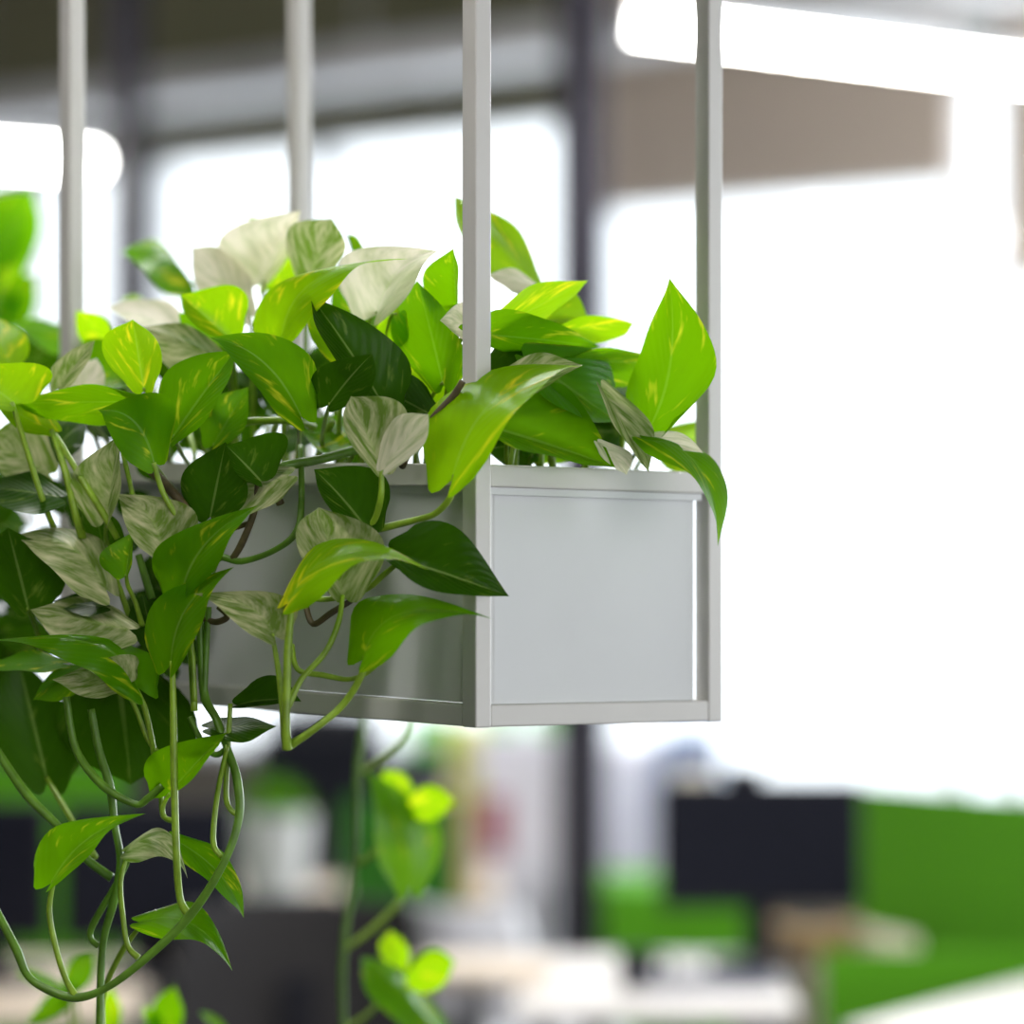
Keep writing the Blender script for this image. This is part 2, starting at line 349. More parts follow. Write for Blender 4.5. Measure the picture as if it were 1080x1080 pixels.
# ============================================================ THE HANGING PLANTER
Fc = P(502, 540, D0); Fc.z = 0
TUBE = 0.020; Wd = 0.336; Ld = 0.662; ZB = ZC-0.204; ZT = ZC+0.0456
def sh(a, b): return -0.0195*a+0.013*b
def pp(a, b, z, org=Fc): return org+E1*a+E2*b+Z*(z+sh(a, b))
def fbox(bm, a0, a1, b0, b1, z0, z1, org=Fc):
    vs = [bm.verts.new(pp(a, b, z, org)) for a in (a0, a1) for b in (b0, b1) for z in (z0, z1)]
    for f in ((0, 1, 3, 2), (4, 6, 7, 5), (0, 4, 5, 1), (2, 3, 7, 6), (0, 2, 6, 4), (1, 5, 7, 3)): bm.faces.new([vs[i] for i in f])
white = MATS['paint_white']
def planter(org, W, L, zb, zt, lf, lt, posts=None):
    fr = thing('hanging_planter_frame', lf, 'planter frame', pp(W/2, L/2, zb, org))
    for (a, b) in (posts or ((0, 0), (W-TUBE, 0), (0, L-TUBE), (W-TUBE, L-TUBE))):
        bm = B_(); fbox(bm, a, a+TUBE, b, b+TUBE, zb, H-.001 if not posts else H-.001, org); obj('post', bm, white, fr, bevel=.0018)
        bm = B_(); fbox(bm, a-.02, a+TUBE+.02, b-.02, b+TUBE+.02, H-.006, H-.0005, org); obj('ceiling_plate', bm, white, fr)
    e = TUBE
    for z0 in (zb, zt-.0215):
        z1 = z0+.0215; z0 += .0006 if z0 == zb else 0
        for (a0, a1, b0, b1) in ((e, W-e, .0005, e), (e, W-e, L-e, L-.0005), (.0005, e, e, L-e), (W-e, W-.0005, e, L-e)):
            bm = B_(); fbox(bm, a0, a1, b0, b1, z0, z1, org); obj('rail', bm, white, fr, bevel=.0018)
    # trough with rounded corners, folded rim and soil
    a0, a1, b0, b1 = .0225, W-.0268, .009, L-.03
    z0 = zb+.0217; z1 = zt-.004
    tr = thing('planter_trough', lt, 'planter', pp((a0+a1)/2, (b0+b1)/2, z0, org))
    def ring(ins, r, n=6):
        out = []
        for (cx, cy, s) in ((a1-ins-r, b1-ins-r, 0), (a0+ins+r, b1-ins-r, 1), (a0+ins+r, b0+ins+r, 2), (a1-ins-r, b0+ins+r, 3)):
            for k in range(n+1):
                w = math.pi/2*(s+k/n); out.append((cx+r*math.cos(w), cy+r*math.sin(w)))
        return out
    bm = B_(); levels = [(0, .010, z0), (0, .010, z1), (.0015, .009, z1), (.0015, .009, z0+.002)]
    # cut: outer wall, lip, inner wall
    R = [[bm.verts.new(pp(x, y, z, org)) for (x, y) in ring(i, r)] for (i, r, z) in levels]
    n = len(R[0])
    for q in range(3):
        for k in range(n): bm.faces.new((R[q][k], R[q][(k+1) % n], R[q+1][(k+1) % n], R[q+1][k]))
    bm.faces.new(R[0][::-1]); bm.faces.new(R[3])
    obj('trough_body', bm, MATS['trough_white'], tr, smooth=False)
    for nm, (c0, c1, d0, d1) in (('flange', (a0, a1, .0035, .0085)), ('flange', (a0-.006, a0-.001, b0, b1))):
        bm = B_(); fbox(bm, c0, c1, d0, d1, zt-.0285, zt-.0217, org); obj(nm, bm, MATS['trough_white'], tr)
    bm = B_(); rs = ring(.004, .008); N = 26; M_ = 44
    vs = []
    for i in range(N+1):
        row = []
        for j in range(M_+1):
            a = a0+.004+(a1-a0-.008)*i/N; b = b0+.004+(b1-b0-.008)*j/M_
            row.append(bm.verts.new(pp(a, b, zt-.03+random.uniform(-.003, .004), org)))
        vs.append(row)
    for i in range(N):
        for j in range(M_): bm.faces.new((vs[i][j], vs[i+1][j], vs[i+1][j+1], vs[i][j+1]))
    so = obj('potting_soil', bm, MATS['soil'], tr); so['label'] = 'dark potting soil'
    return fr, tr
planter(Fc, Wd, Ld, ZB, ZT, 'white square tube frame with four tall posts hanging from the ceiling, nearest and sharpest',
        'white sheet metal trough held in the sharp front frame')

# a second planter further back on the left, only its corner in view
d2 = 4.55; c2 = P(44, 562, d2); o2 = Vector((c2.x, c2.y, 0))-E1*Wd
planter(o2, Wd, Ld, c2.z-.19-.03, c2.z+.034, 'white tube frame of the blurred second planter at the left edge',
        'white trough of the blurred second planter at the left edge', posts=((0, 0.35), (0, Ld-TUBE)))

# ------------------------------------------------------------ the pothos in the front trough
pl = thing('pothos_plant', 'leafy green and cream pothos trailing over the left side of the sharp white planter', 'plant', pp(.15, .3, ZT-.03))
g, li, dp, mb, cr = 'green', 'lime', 'deep', 'marble', 'cream'
SP = [
 # ---- upper back
 ((203, 300), (127, 267), (172, 254), (160, 294), 22, g, dict(tz=1, m=(178, 270), w=.5, arch=.2)),
 ((156, 324), (128, 316), (146, 312), (140, 324), 26, li),
 ((276, 299), (317, 222), (234, 250), (305, 268), 14, cr, dict(w=.5, sp=-1, sq=1)),
 ((262, 332), (202, 261), (252, 270), (214, 312), 12, cr, dict(w=.5)),
 ((326, 296), (350, 231), (304, 244), (364, 266), 12, mb, dict(w=.45)),
 ((283, 306), (325, 250), (282, 272), (324, 298), 16, li),
 ((298, 358), (433, 273), (276, 318), (350, 310), 4, li, dict(m=(322, 304), w=.35, tz=-1, mz=-1)),
 ((397, 332), (464, 265), (362, 276), (438, 300), 9, cr, dict(w=.5, m=(418, 288))),
 ((482, 324), (478, 262), (446, 296), (484, 288), 10, g, dict(w=.4)),
 ((562, 297), (479, 207), (546, 240), (500, 268), 24, li, dict(w=.45)),
 ((570, 306), (515, 290), (545, 284), (540, 306), 18, cr),
 ((505, 356), (620, 296), (556, 304), (572, 336), 7, li, dict(tz=-1, sp=-.4, sq=.6)),
 ((556, 342), (622, 338), (592, 304), (590, 352), 12, li, dict(w=.5)),
 ((498, 352), (634, 366), (550, 328), (568, 375), 4, g, dict(tz=0, sp=-.4, sq=.6)),
 ((584, 350), (669, 341), (622, 333), (640, 360), 9, li, dict(sp=-.4, sq=.6)),
 ((600, 352), (678, 374), (650, 348), (625, 378), 11, dp),
 ((598, 382), (722, 386), (652, 368), (648, 410), 3, g, dict(tz=1, sp=-.4, sq=.6)),
 ((684, 452), (706, 293), (750, 388), (664, 388), -1.2, g, dict(m=(704, 398), w=.5, tz=-1, sp=-1, sq=1, arch=.2)),
 ((478, 505), (615, 386), (462, 425), (545, 440), -5, li, dict(m=(512, 432), w=.42, tz=-1, pet=[(475, 524, -5), (460, 541, -4), (440, 548, -3), (398, 558, -2)], pr=3.6)),
 ((518, 428), (615, 385), (550, 378), (565, 414), -2.5, mb, dict(auto=False, tz=-2)),
 ((514, 450), (649, 493), (590, 410), (570, 482), -1, g, dict(w=.45, tz=-2)),
 ((630, 466), (661, 501), (664, 478), (640, 488), -2, cr, dict(auto=False)),
 ((552, 376), (652, 446), (632, 378), (592, 434), 2, g, dict(w=.45)),
 ((512, 398), (604, 378), (545, 355), (560, 402), 5, dp, dict(w=.4)),
 ((634, 408), (684, 498), (684, 446), (652, 456), -2.5, mb, dict(w=.25, auto=False, tz=-1)),
 ((680, 464), (757, 576), (752, 486), (724, 502), -3.5, g, dict(m=(728, 482), w=.28, tz=-1, auto=False)),
 ((668, 462), (742, 478), (712, 456), (705, 474), -2.5, cr, dict(tz=-1, w=.2, auto=False)),
 ((688, 462), (752, 486), (738, 448), (715, 500), 12, li, dict(w=.5)),
 ((640, 470), (560, 455), (600, 436), (600, 490), 8, dp, dict(w=.5)),
 ((700, 480), (640, 450), (680, 445), (660, 490), 10, dp, dict(w=.5)),
 ((560, 480), (620, 440), (570, 440), (610, 480), 12, g),
 # ---- upper centre
 ((402, 424), (327, 312), (424, 368), (345, 366), 1, dp, dict(w=.4)),
 ((368, 380), (322, 318), (352, 338), (334, 366), 5, li),
 ((347, 427), (393, 373), (334, 392), (392, 412), -1, dp, dict(w=.45)),
 ((317, 439), (221, 356), (322, 368), (270, 408), -2, g, dict(m=(286, 390), w=.42, tz=-2)),
 ((182, 462), (249, 369), (180, 392), (230, 428), -2, g, dict(w=.45)),
 ((162, 488), (103, 433), (180, 422), (120, 466), -5, g, dict(w=.5, tz=-2, m=(146, 450))),
 ((152, 412), (140, 337), (170, 370), (107, 366), -2, li, dict(w=.5)),
 ((150, 424), (12, 426), (88, 408), (88, 450), -3, g, dict(tz=2, sp=-.4, sq=.6)),
 ((14, 425), (-45, 388), (48, 386), (-30, 424), -3, li, dict(w=.5, pet=[(30, 480, -3), (46, 530, -2), (60, 562, -1), (70, 572, 0)], pr=3.4)),
 ((56, 455), (-6, 424), (44, 424), (20, 452), -1, li, dict(w=.4, pet=[(70, 500, -2), (80, 545, -2), (90, 575, -1)], pr=4.2)),
 ((10, 386), (-6, 334), (30, 358), (-22, 370), 2, li, dict(w=.4)),
 ((112, 354), (8, 342), (62, 336), (62, 370), 14, g, dict(tz=4)),
 ((112, 362), (80, 328), (112, 338), (84, 358), 10, li),
 ((62, 410), (100, 359), (60, 382), (88, 392), 0, mb),
 ((78, 428), (102, 378), (66, 398), (110, 406), 3, cr, dict(w=.5)),
 ((198, 354), (112, 324), (168, 314), (165, 352), 9, cr, dict(w=.4)),
 ((238, 384), (150, 345), (205, 345), (185, 392), 5, mb, dict(w=.4)),
 ((241, 356), (190, 311), (254, 304), (202, 340), 5, li, dict(w=.5)),
 ((236, 366), (188, 330), (238, 334), (200, 362), 8, g, dict(w=.5)),
 ((290, 345), (236, 330), (270, 320), (262, 352), 10, dp, dict(w=.5)),
 ((225, 470), (262, 408), (216, 430), (258, 452), 2, g, dict(w=.45)),
 ((200, 400), (165, 372), (205, 378), (170, 400), 6, dp),
 ((275, 508), (239, 470), (300, 458), (250, 500), -3, dp, dict(w=.5)),
 ((222, 545), (238, 466), (192, 505), (262, 520), -2, dp, dict(w=.5)),
 ((304, 502), (222, 545), (262, 494), (275, 538), -3, mb, dict(w=.4)),
 ((403, 498), (370, 418), (428, 432), (364, 455), -4, mb, dict(w=.42, tz=-1, pet=[(402, 522, -4), (396, 546, -3), (386, 562, -2)], pr=3.4)),
 ((405, 495), (452, 437), (412, 446), (446, 470), -5, cr, dict(w=.34, auto=False, tz=-1)),
 ((468, 406), (440, 296), (416, 350), (490, 362), 7, g, dict(w=.45)),
 ((456, 438), (382, 400), (432, 392), (408, 446), 3, dp, dict(w=.45)),
 ((508, 348), (464, 338), (492, 318), (496, 362), 6, cr, dict(w=.5)),
 ((386, 276), (366, 247), (380, 254), (374, 268), 16, g),
 ((302, 248), (258, 228), (285, 232), (282, 244), 20, li),
 ((420, 330), (398, 380), (392, 350), (428, 360), 9, li, dict(w=.5)),
 ((470, 440), (425, 385), (480, 400), (430, 420), 8, li, dict(w=.5)),
 ((420, 378), (350, 296), (395, 310), (360, 355), 12, g, dict(w=.45)),
 ((310, 440), (255, 420), (300, 405), (270, 450), 8, dp, dict(w=.5)),
 ((380, 460), (318, 455), (350, 435), (345, 478), 9, g, dict(w=.5)),
 ((250, 420), (190, 440), (215, 400), (230, 455), 8, dp, dict(w=.5)),
 ((130, 400), (70, 380), (105, 355), (95, 410), 8, g, dict(w=.5)),
 ((490, 470), (430, 440), (470, 425), (450, 475), 9, dp, dict(w=.5)),
 # ---- hanging in front of the trough, left and centre
 ((170, 580), (122, 521), (206, 540), (134, 558), -4, mb, dict(w=.45, m=(160, 548), auto=False)),
 ((193, 622), (273, 533), (168, 580), (240, 580), -6, g, dict(m=(212, 580), w=.4, tz=-1, pet=[(196, 640, -5), (203, 690, -4), (205, 740, -4)])),
 ((133, 607), (140, 561), (106, 588), (140, 590), -5, g, dict(w=.5, pet=[(135, 618, -4), (143, 636, -3), (150, 660, -2)])),
 ((112, 622), (13, 566), (104, 566), (58, 604), -4, mb, dict(m=(82, 582), w=.4, tz=2)),
 ((62, 524), (-20, 514), (30, 496), (20, 540), -2, dp, dict(w=.4)),
 ((52, 500), (-18, 468), (34, 440), (10, 506), 1, mb, dict(w=.45)),
 ((52, 482), (90, 444), (50, 450), (84, 476), 2, dp, dict(w=.5)),
 ((112, 548), (124, 460), (76, 508), (128, 512), -2, mb, dict(w=.45, pet=[(112, 570, -1), (120, 590, 0)])),
 ((112, 588), (98, 532), (82, 560), (132, 560), 0, dp, dict(w=.5)),
 ((30, 644), (8, 556), (68, 600), (-22, 600), -2, dp, dict(w=.45, pet=[(40, 670, 0), (44, 700, 1)])),
 ((136, 664), (32, 643), (98, 630), (86, 694), -5, mb, dict(w=.4, tz=1)),
 ((112, 640), (56, 634), (84, 626), (84, 648), -3, dp, dict(w=.4)),
 ((162, 684), (150, 627), (180, 648), (136, 656), -2, dp, dict(w=.5)),
 ((181, 700), (247, 598), (156, 650), (212, 660), -7, g, dict(m=(192, 650), w=.4, tz=-1, pet=[(183, 760, -7), (184, 830, -7), (186, 900, -7), (190, 948, -6), (200, 966, -6)], pr=4)),
 ((288, 670), (204, 626), (308, 632), (248, 656), -9, mb, dict(w=.4, tz=0, m=(270, 645), pet=[(294, 710, -9), (298, 750, -9), (301, 782, -9)], pr=3.2)),
 ((306, 635), (452, 601), (340, 574), (372, 604), -10, li, dict(m=(344, 590), w=.36, tz=-1, pet=[(304, 680, -10), (302, 740, -10), (302, 770, -10), (303, 790, -9.5)], pr=4.4)),
 ((420, 590), (537, 629), (470, 552), (460, 624), -4, dp, dict(w=.4, tz=-1, pet=[(405, 606, -4), (385, 622, -3), (345, 632, -3), (318, 628, -2)], pr=3.2)),
 ((384, 695), (520, 653), (385, 634), (440, 668), -8, g, dict(m=(412, 652), w=.36, tz=-1, pet=[(380, 715, -8), (360, 745, -8), (330, 770, -9), (306, 786, -9)], pr=3.8)),
 ((388, 560), (331, 495), (404, 500), (346, 534), -3, dp, dict(w=.5)),
 ((362, 630), (336, 535), (404, 572), (312, 572), -5, mb, dict(w=.5, pet=[(357, 656, -6), (343, 688, -7), (318, 716, -8), (304, 745, -9)], pr=3.2)),
 ((250, 744), (318, 740), (285, 712), (275, 745), -2, dp, dict(w=.3, tz=1)),
 ((220, 768), (292, 766), (246, 756), (252, 784), -3, dp, dict(w=.4, tz=0)),
 ((178, 838), (239, 773), (160, 798), (212, 812), -5, g, dict(w=.35, pet=[(172, 850, -5), (174, 862, -5), (184, 866, -6)])),
 ((55, 931), (154, 858), (48, 884), (98, 898), -8, g, dict(w=.4, tz=-1, m=(84, 892), pet=[(52, 962, -8), (60, 1004, -8), (70, 1034, -8), (80, 1051, -8)], pr=3.3)),
 ((134, 898), (198, 927), (168, 874), (166, 906), -5, mb, dict(w=.4, m=(162, 884), pet=[(127, 930, -6), (130, 970, -7), (135, 998, -7), (146, 1010, -7)], pr=3)),
 ((184, 886), (257, 968), (236, 902), (212, 926), -2, g, dict(w=.3, m=(222, 912))),
 ((148, 973), (245, 1024), (200, 954), (192, 992), -3, g, dict(w=.35, m=(192, 970), pet=[(128, 1005, -2), (110, 1045, -1), (108, 1085, -1)], pr=3.2)),
 ((50, 824), (18, 690), (84, 772), (-16, 770), 2, dp, dict(w=.5, pet=[(64, 845, 1), (80, 872, 0), (100, 904, -1)], pr=3.6)),
 ((122, 694), (138, 828), (58, 772), (208, 766), 3, dp, dict(w=.55)),
 ((142, 723), (-14, 676), (156, 684), (92, 706), -7, g, dict(m=(112, 684), w=.34, tz=-2, pet=[(152, 745, -6), (160, 780, -5), (164, 805, -4)], pr=3.2)),
 ((128, 722), (55, 717), (136, 690), (92, 736), -8, mb, dict(m=(104, 716), w=.3, tz=-1, pet=[(142, 745, -6), (156, 780, -5), (172, 800, -4)], pr=2.6)),
 ((66, 700), (-18, 705), (30, 686), (30, 708), -2, g, dict(w=.3)),
 ((88, 704), (35, 738), (58, 706), (72, 736), -1, g, dict(w=.3)),
]
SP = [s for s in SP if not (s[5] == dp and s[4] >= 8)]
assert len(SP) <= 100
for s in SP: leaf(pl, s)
# the dense inner leaves, seen only as green between the others
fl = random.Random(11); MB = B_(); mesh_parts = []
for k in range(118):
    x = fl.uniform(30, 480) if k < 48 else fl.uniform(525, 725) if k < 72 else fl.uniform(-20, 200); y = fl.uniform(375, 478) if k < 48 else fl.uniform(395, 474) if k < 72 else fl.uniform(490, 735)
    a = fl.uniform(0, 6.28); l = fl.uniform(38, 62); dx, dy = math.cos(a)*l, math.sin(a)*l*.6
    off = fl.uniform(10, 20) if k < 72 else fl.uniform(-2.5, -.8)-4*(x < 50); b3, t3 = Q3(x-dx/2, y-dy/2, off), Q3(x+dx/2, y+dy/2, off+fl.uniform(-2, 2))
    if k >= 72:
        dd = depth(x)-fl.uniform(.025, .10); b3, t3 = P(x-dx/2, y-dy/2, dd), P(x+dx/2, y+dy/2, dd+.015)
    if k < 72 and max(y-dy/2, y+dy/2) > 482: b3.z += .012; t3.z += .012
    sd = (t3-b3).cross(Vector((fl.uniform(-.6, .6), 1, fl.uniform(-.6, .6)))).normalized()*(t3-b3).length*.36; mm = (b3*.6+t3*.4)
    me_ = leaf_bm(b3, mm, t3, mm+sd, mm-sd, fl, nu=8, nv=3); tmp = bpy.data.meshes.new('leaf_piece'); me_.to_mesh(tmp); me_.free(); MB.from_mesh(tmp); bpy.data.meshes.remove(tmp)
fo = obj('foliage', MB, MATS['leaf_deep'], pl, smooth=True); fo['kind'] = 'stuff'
STEMS = [
 ([(-12, 945, -8), (0, 968, -8), (18, 1003, -8), (30, 1030, -8), (55, 1046, -8), (82, 1052, -8), (112, 1042, -8), (150, 1014, -7.5), (200, 966, -6.5), (236, 910, -6), (252, 862, -5), (250, 822, -4.5), (240, 790, -4), (228, 758, -3), (216, 735, -2), (212, 690, -2), (210, 640, -2), (205, 565, -3), (204, 520, 0)], 4.6, 'stem_green'),
 ([(-10, 780, -4), (0, 797, -4), (30, 840, -4), (64, 874, -4), (90, 905, -3), (118, 926, -2)], 4.8, 'stem_green'),
 ([(70, 735, -5), (80, 790, -5), (108, 828, -5), (142, 848, -5), (156, 842, -5), (172, 828, -5)], 4.2, 'stem_green'),
 ([(96, 748, -3), (104, 790, -3), (116, 830, -3), (121, 870, -3), (127, 910, -3), (120, 950, -3), (108, 1000, -3), (105, 1090, -3)], 4.4, 'stem_green'),
 ([(140, 895, -3), (124, 930, -3), (98, 975, -3), (96, 990, -3), (104, 998, -3)], 3.6, 'stem_green'),
 ([(240, 786, -4.5), (229, 840, -4.5), (225, 888, -5), (234, 904, -5.5)], 2.9, 'petiole_green'),
 ([(243, 742, -3.5), (240, 800, -4), (239, 845, -4.5), (250, 860, -5)], 2.9, 'petiole_green'),
 ([(200, 756, -3), (214, 784, -3), (228, 796, -3.5), (240, 788, -4)], 3.2, 'stem_green'),
 ([(198, 650, -3), (202, 700, -3), (205, 750, -3)], 3.6, 'petiole_green'),
 ([(220, 640, -2), (217, 690, -2), (215, 740, -2)], 3.6, 'stem_green'),
 ([(322, 636, -3), (330, 658, -4), (350, 646, -4), (376, 630, -3)], 3.4, 'stem_brown'),
 ([(308, 680, -3), (314, 706, -4), (340, 712, -4), (372, 716, -4), (398, 700, -5), (412, 672, -5)], 3.0, 'petiole_green'),
 ([(317, 470, 1), (318, 525, -2), (313, 560, -3), (290, 580, -3), (255, 592, -3), (232, 588, -3), (224, 604, -3)], 3.6, 'stem_green'),
 ([(292, 470, 1), (290, 512, -2), (296, 532, -2)], 4.2, 'stem_brown'),
 ([(272, 510, -2), (268, 540, -3), (254, 575, -3), (243, 592, -3)], 3.6, 'stem_brown'),
 ([(230, 506, 0), (262, 508, -1), (300, 492, -1), (340, 484, 1), (384, 472, 4)], 5.6, 'stem_green'),
 ([(210, 405, 3), (222, 428, 3), (245, 445, 3), (270, 444, 3), (310, 444, 3), (330, 450, 6)], 4.6, 'petiole_green'),
 ([(488, 402, -1), (478, 418, -1), (460, 438, -1), (440, 462, 0), (424, 492, 2)], 4.0, 'stem_brown'),
 ([(124, 466, 0), (150, 488, -1), (175, 512, -2), (200, 545, -2), (206, 600, -2)], 5.0, 'stem_brown'),
 ([(128, 472, -2), (136, 505, -2), (142, 532, -3), (150, 560, -2)], 2.8, 'petiole_green'),
 ([(58, 458, -1), (88, 508, -3), (108, 540, -3), (124, 568, -2)], 3.8, 'petiole_green'),
 ([(162, 488, -5), (172, 520, -4), (190, 550, -3), (208, 575, -2)], 3.2, 'petiole_green'),
 ([(146, 585, -1), (152, 605, -1), (160, 632, -1)], 4.2, 'stem_green'),
 ([(118, 600, -1), (126, 620, -1), (136, 650, -1)], 3.2, 'petiole_green'),
 ([(174, 605, -1), (178, 622, -1), (182, 650, -2)], 2.8, 'stem_brown'),
 ([(200, 580, -1), (240, 560, -1), (262, 552, -1)], 2.8, 'stem_brown'),
 ([(230, 640, -2), (240, 650, -2), (228, 656, -2), (214, 652, -2)], 3.4, 'stem_brown'),
 ([(170, 835, -4), (172, 860, -4), (184, 866, -6)], 3, 'petiole_green'),
]
for pts, r, m in STEMS: stem(pl, pts, r, m)
# short stems standing in the soil
rr = random.Random(3)
for k in range(22):
    x = rr.uniform(150, 480) if k < 15 else rr.uniform(535, 690)
    off = rr.uniform(9, 17) if k < 15 else rr.uniform(8, 14)
    stem(pl, [(x, 512, off), (x+rr.uniform(-5, 5), 480, off), (x+rr.uniform(-16, 16), rr.uniform(410, 445), off+rr.uniform(-3, 3))], rr.uniform(2.4, 3.6), 'petiole_green')

# ------------------------------------------------------------ blurred vine hanging behind the trough
FD = 4.34
def QB(px, py, off): return P(px, py, FD+off/100.0)
vn = thing('pothos_vine', 'blurred bright green pothos vine dangling below and behind the trough', 'plant', QB(383, 700, 0))
stem(vn, [(372, 520, -42), (376, 492, -34), (380, 474, -18), (383, 482, -4), (384, 540, 0), (384, 640, 0), (384, 700, 0), (383, 765, 0), (377, 815, 0), (375, 905, 0), (364, 985, 0), (361, 1040, 0), (364, 1100, 0)], 4.4, 'stem_green', QB)
stem(vn, [(440, 700, 2), (430, 765, 1), (412, 792, 0), (380, 815, 0)], 3.2, 'petiole_green', QB)
stem(vn, [(376, 912, 0), (392, 902, 0), (406, 886, 0)], 4.0, 'petiole_green', QB)
stem(vn, [(362, 1002, 0), (392, 980, 0), (418, 955, 0), (432, 934, 0)], 4.0, 'petiole_green', QB)
stem(vn, [(364, 1085, 0), (390, 1068, 0), (412, 1042, 0)], 3.4, 'petiole_green', QB)
for s in (((433, 935), (385, 812), (466, 882), (398, 884), -1, g, dict(m=(432, 880), w=.4)),
          ((430, 852), (480, 845), (452, 828), (454, 866), 1, li), ((432, 850), (404, 812), (430, 820), (404, 838), 3, li),
          ((472, 1100), (382, 1009), (445, 1042), (402, 1062), -1, g, dict(m=(428, 1050), w=.4)),
          ((430, 1034), (480, 1014), (452, 1002), (462, 1044), 1, li), ((424, 1022), (412, 981), (400, 1002), (432, 1002), 3, li)):
    leaf(vn, s, QB)
# ------------------------------------------------------------ plant of the second planter, left edge
FD2 = 4.75
def QC(px, py, off): return P(px, py, FD2+off/100.0)
p2 = thing('pothos_plant', 'blurred green plant at the upper left edge, growing in the second planter', 'plant', QC(-10, 520, 0))
for s in (((0, 300), (36, 200), (-30, 240), (40, 262), 0, g, dict(w=.5)), ((-20, 285), (32, 222), (-15, 225), (25, 275), -3, g, dict(w=.5)), ((-5, 345), (38, 290), (-20, 290), (34, 335), 2, g, dict(w=.5)),
          ((-25, 380), (24, 372), (0, 355), (0, 395), 0, dp), ((-20, 420), (16, 388), (-20, 395), (14, 412), 0, cr), ((-30, 330), (30, 322), (0, 300), (5, 350), 3, g, dict(w=.5)),
          ((40, 400), (90, 385), (62, 380), (70, 402), 6, dp), ((-25, 250), (28, 200), (-20, 215), (15, 245), 5, g)):
    s = list(s); o = dict(s[6]) if len(s) > 6 else {}
    o['pet'] = [(s[0][0]*.6-8, s[0][1]+40, s[4]), (-14, 470, 4), (-16, 548, 6)]; s = s[:6]+[o]; leaf(p2, tuple(s), QC)
# low plant at the bottom-left corner
FD3 = 4.3
def QD(px, py, off): return P(px, py, FD3+off/100.0)
p3 = thing('potted_plant', 'blurred pale green plant with narrow leaves at the bottom left corner', 'plant', QD(110, 1260, 0))
for k, s in enumerate((((72, 1046), (16, 1028), (40, 1022), (44, 1042), 0, g), ((72, 1046), (99, 1008), (72, 1018), (96, 1034), 0, g), ((80, 1040), (28, 1078), (55, 1046), (62, 1070), 0, g),
          ((112, 1110), (118, 1040), (104, 1070), (128, 1074), 2, li), ((160, 1120), (184, 1040), (158, 1070), (192, 1080), 2, g), ((250, 1100), (210, 1068), (228, 1072), (230, 1086), 2, g), ((190, 1120), (150, 1060), (160, 1085), (180, 1078), 3, g))):
    o = dict(pet=[(s[0][0]*.7+34, 1140, 1), (110, 1200, 1), (110, 1262, 1)]); leaf(p3, tuple(list(s)+[o]), QD)
# its pot
pot = thing('plant_pot', 'white round pot of the narrow leaved plant, below the picture', 'pot', QD(110, 1400, 1))
c = QD(110, 1400, 1); bm = B_(); cyl(bm, c, c+Z*.10, .06, .08, 28); obj('pot_body', bm, MATS['trough_white'], pot)
bm = B_(); cyl(bm, c+Z*.095, c+Z*.105, .083, .083, 28); obj('pot_rim', bm, MATS['trough_white'], pot)
stz = c.z-.002; sd_ = thing('plant_stand', 'small white plant stand below the picture at the lower left', 'stand', Vector((c.x, c.y, 0)))
bm = B_(); cyl(bm, Vector((c.x, c.y, stz-.02)), Vector((c.x, c.y, stz)), .12, n=32); obj('stand_top', bm, MATS['trough_white'], sd_)
for k in range(3):
    a = k*2.094; bm = B_(); cyl(bm, Vector((c.x+.15*math.cos(a), c.y+.15*math.sin(a), 0)), Vector((c.x+.08*math.cos(a), c.y+.08*math.sin(a), stz-.02)), .009); obj('leg', bm, MATS['trough_white'], sd_)
fix_subparents()

# ============================================================ THE OFFICE BEHIND
green = mat('felt_green', (74, 142, 0), 0.95, noise=.08, scale=120)
dark = mat('plastic_dark', (22, 22, 30), 0.6, noise=.05, spec=.2)
screenm = mat('screen_dark', (13, 15, 27), 0.6, noise=.03, spec=.15)
deskw = mat('desk_white', (228, 224, 222), 0.45, noise=.02, scale=4)
deskc = mat('desk_cream', (226, 210, 192), 0.5, noise=.05, scale=6)
legm = mat('leg_grey', (150, 150, 156), .4, metal=.5)
blackf = mat('mesh_black', (30, 28, 30), .85, noise=.2, scale=90)
A1_ = ALPHA
def desk(c, w, dpt, label, m, ang=A1_, z=.73):
    c = Vector((c.x, c.y, 0)); t = thing('desk', label, 'desk', c, 'office desks')
    one('desk_top', m, t, cbox, c+Z*(z-.0125), w, dpt, .025, ang, bevel=.003)
    X = Vector((math.cos(ang), math.sin(ang), 0)); Y = Vector((-math.sin(ang), math.cos(ang), 0))
    for i in (-1, 1):
        for j in (-1, 1): one('leg', legm, t, cbox, c+X*i*(w/2-.05)+Y*j*(dpt/2-.05)+Z*(z-.025)/2, .04, .04, z-.025, ang)
    one('cross_bar', legm, t, cbox, c+Z*(z-.05), w-.14, .04, .04, ang)
    return t
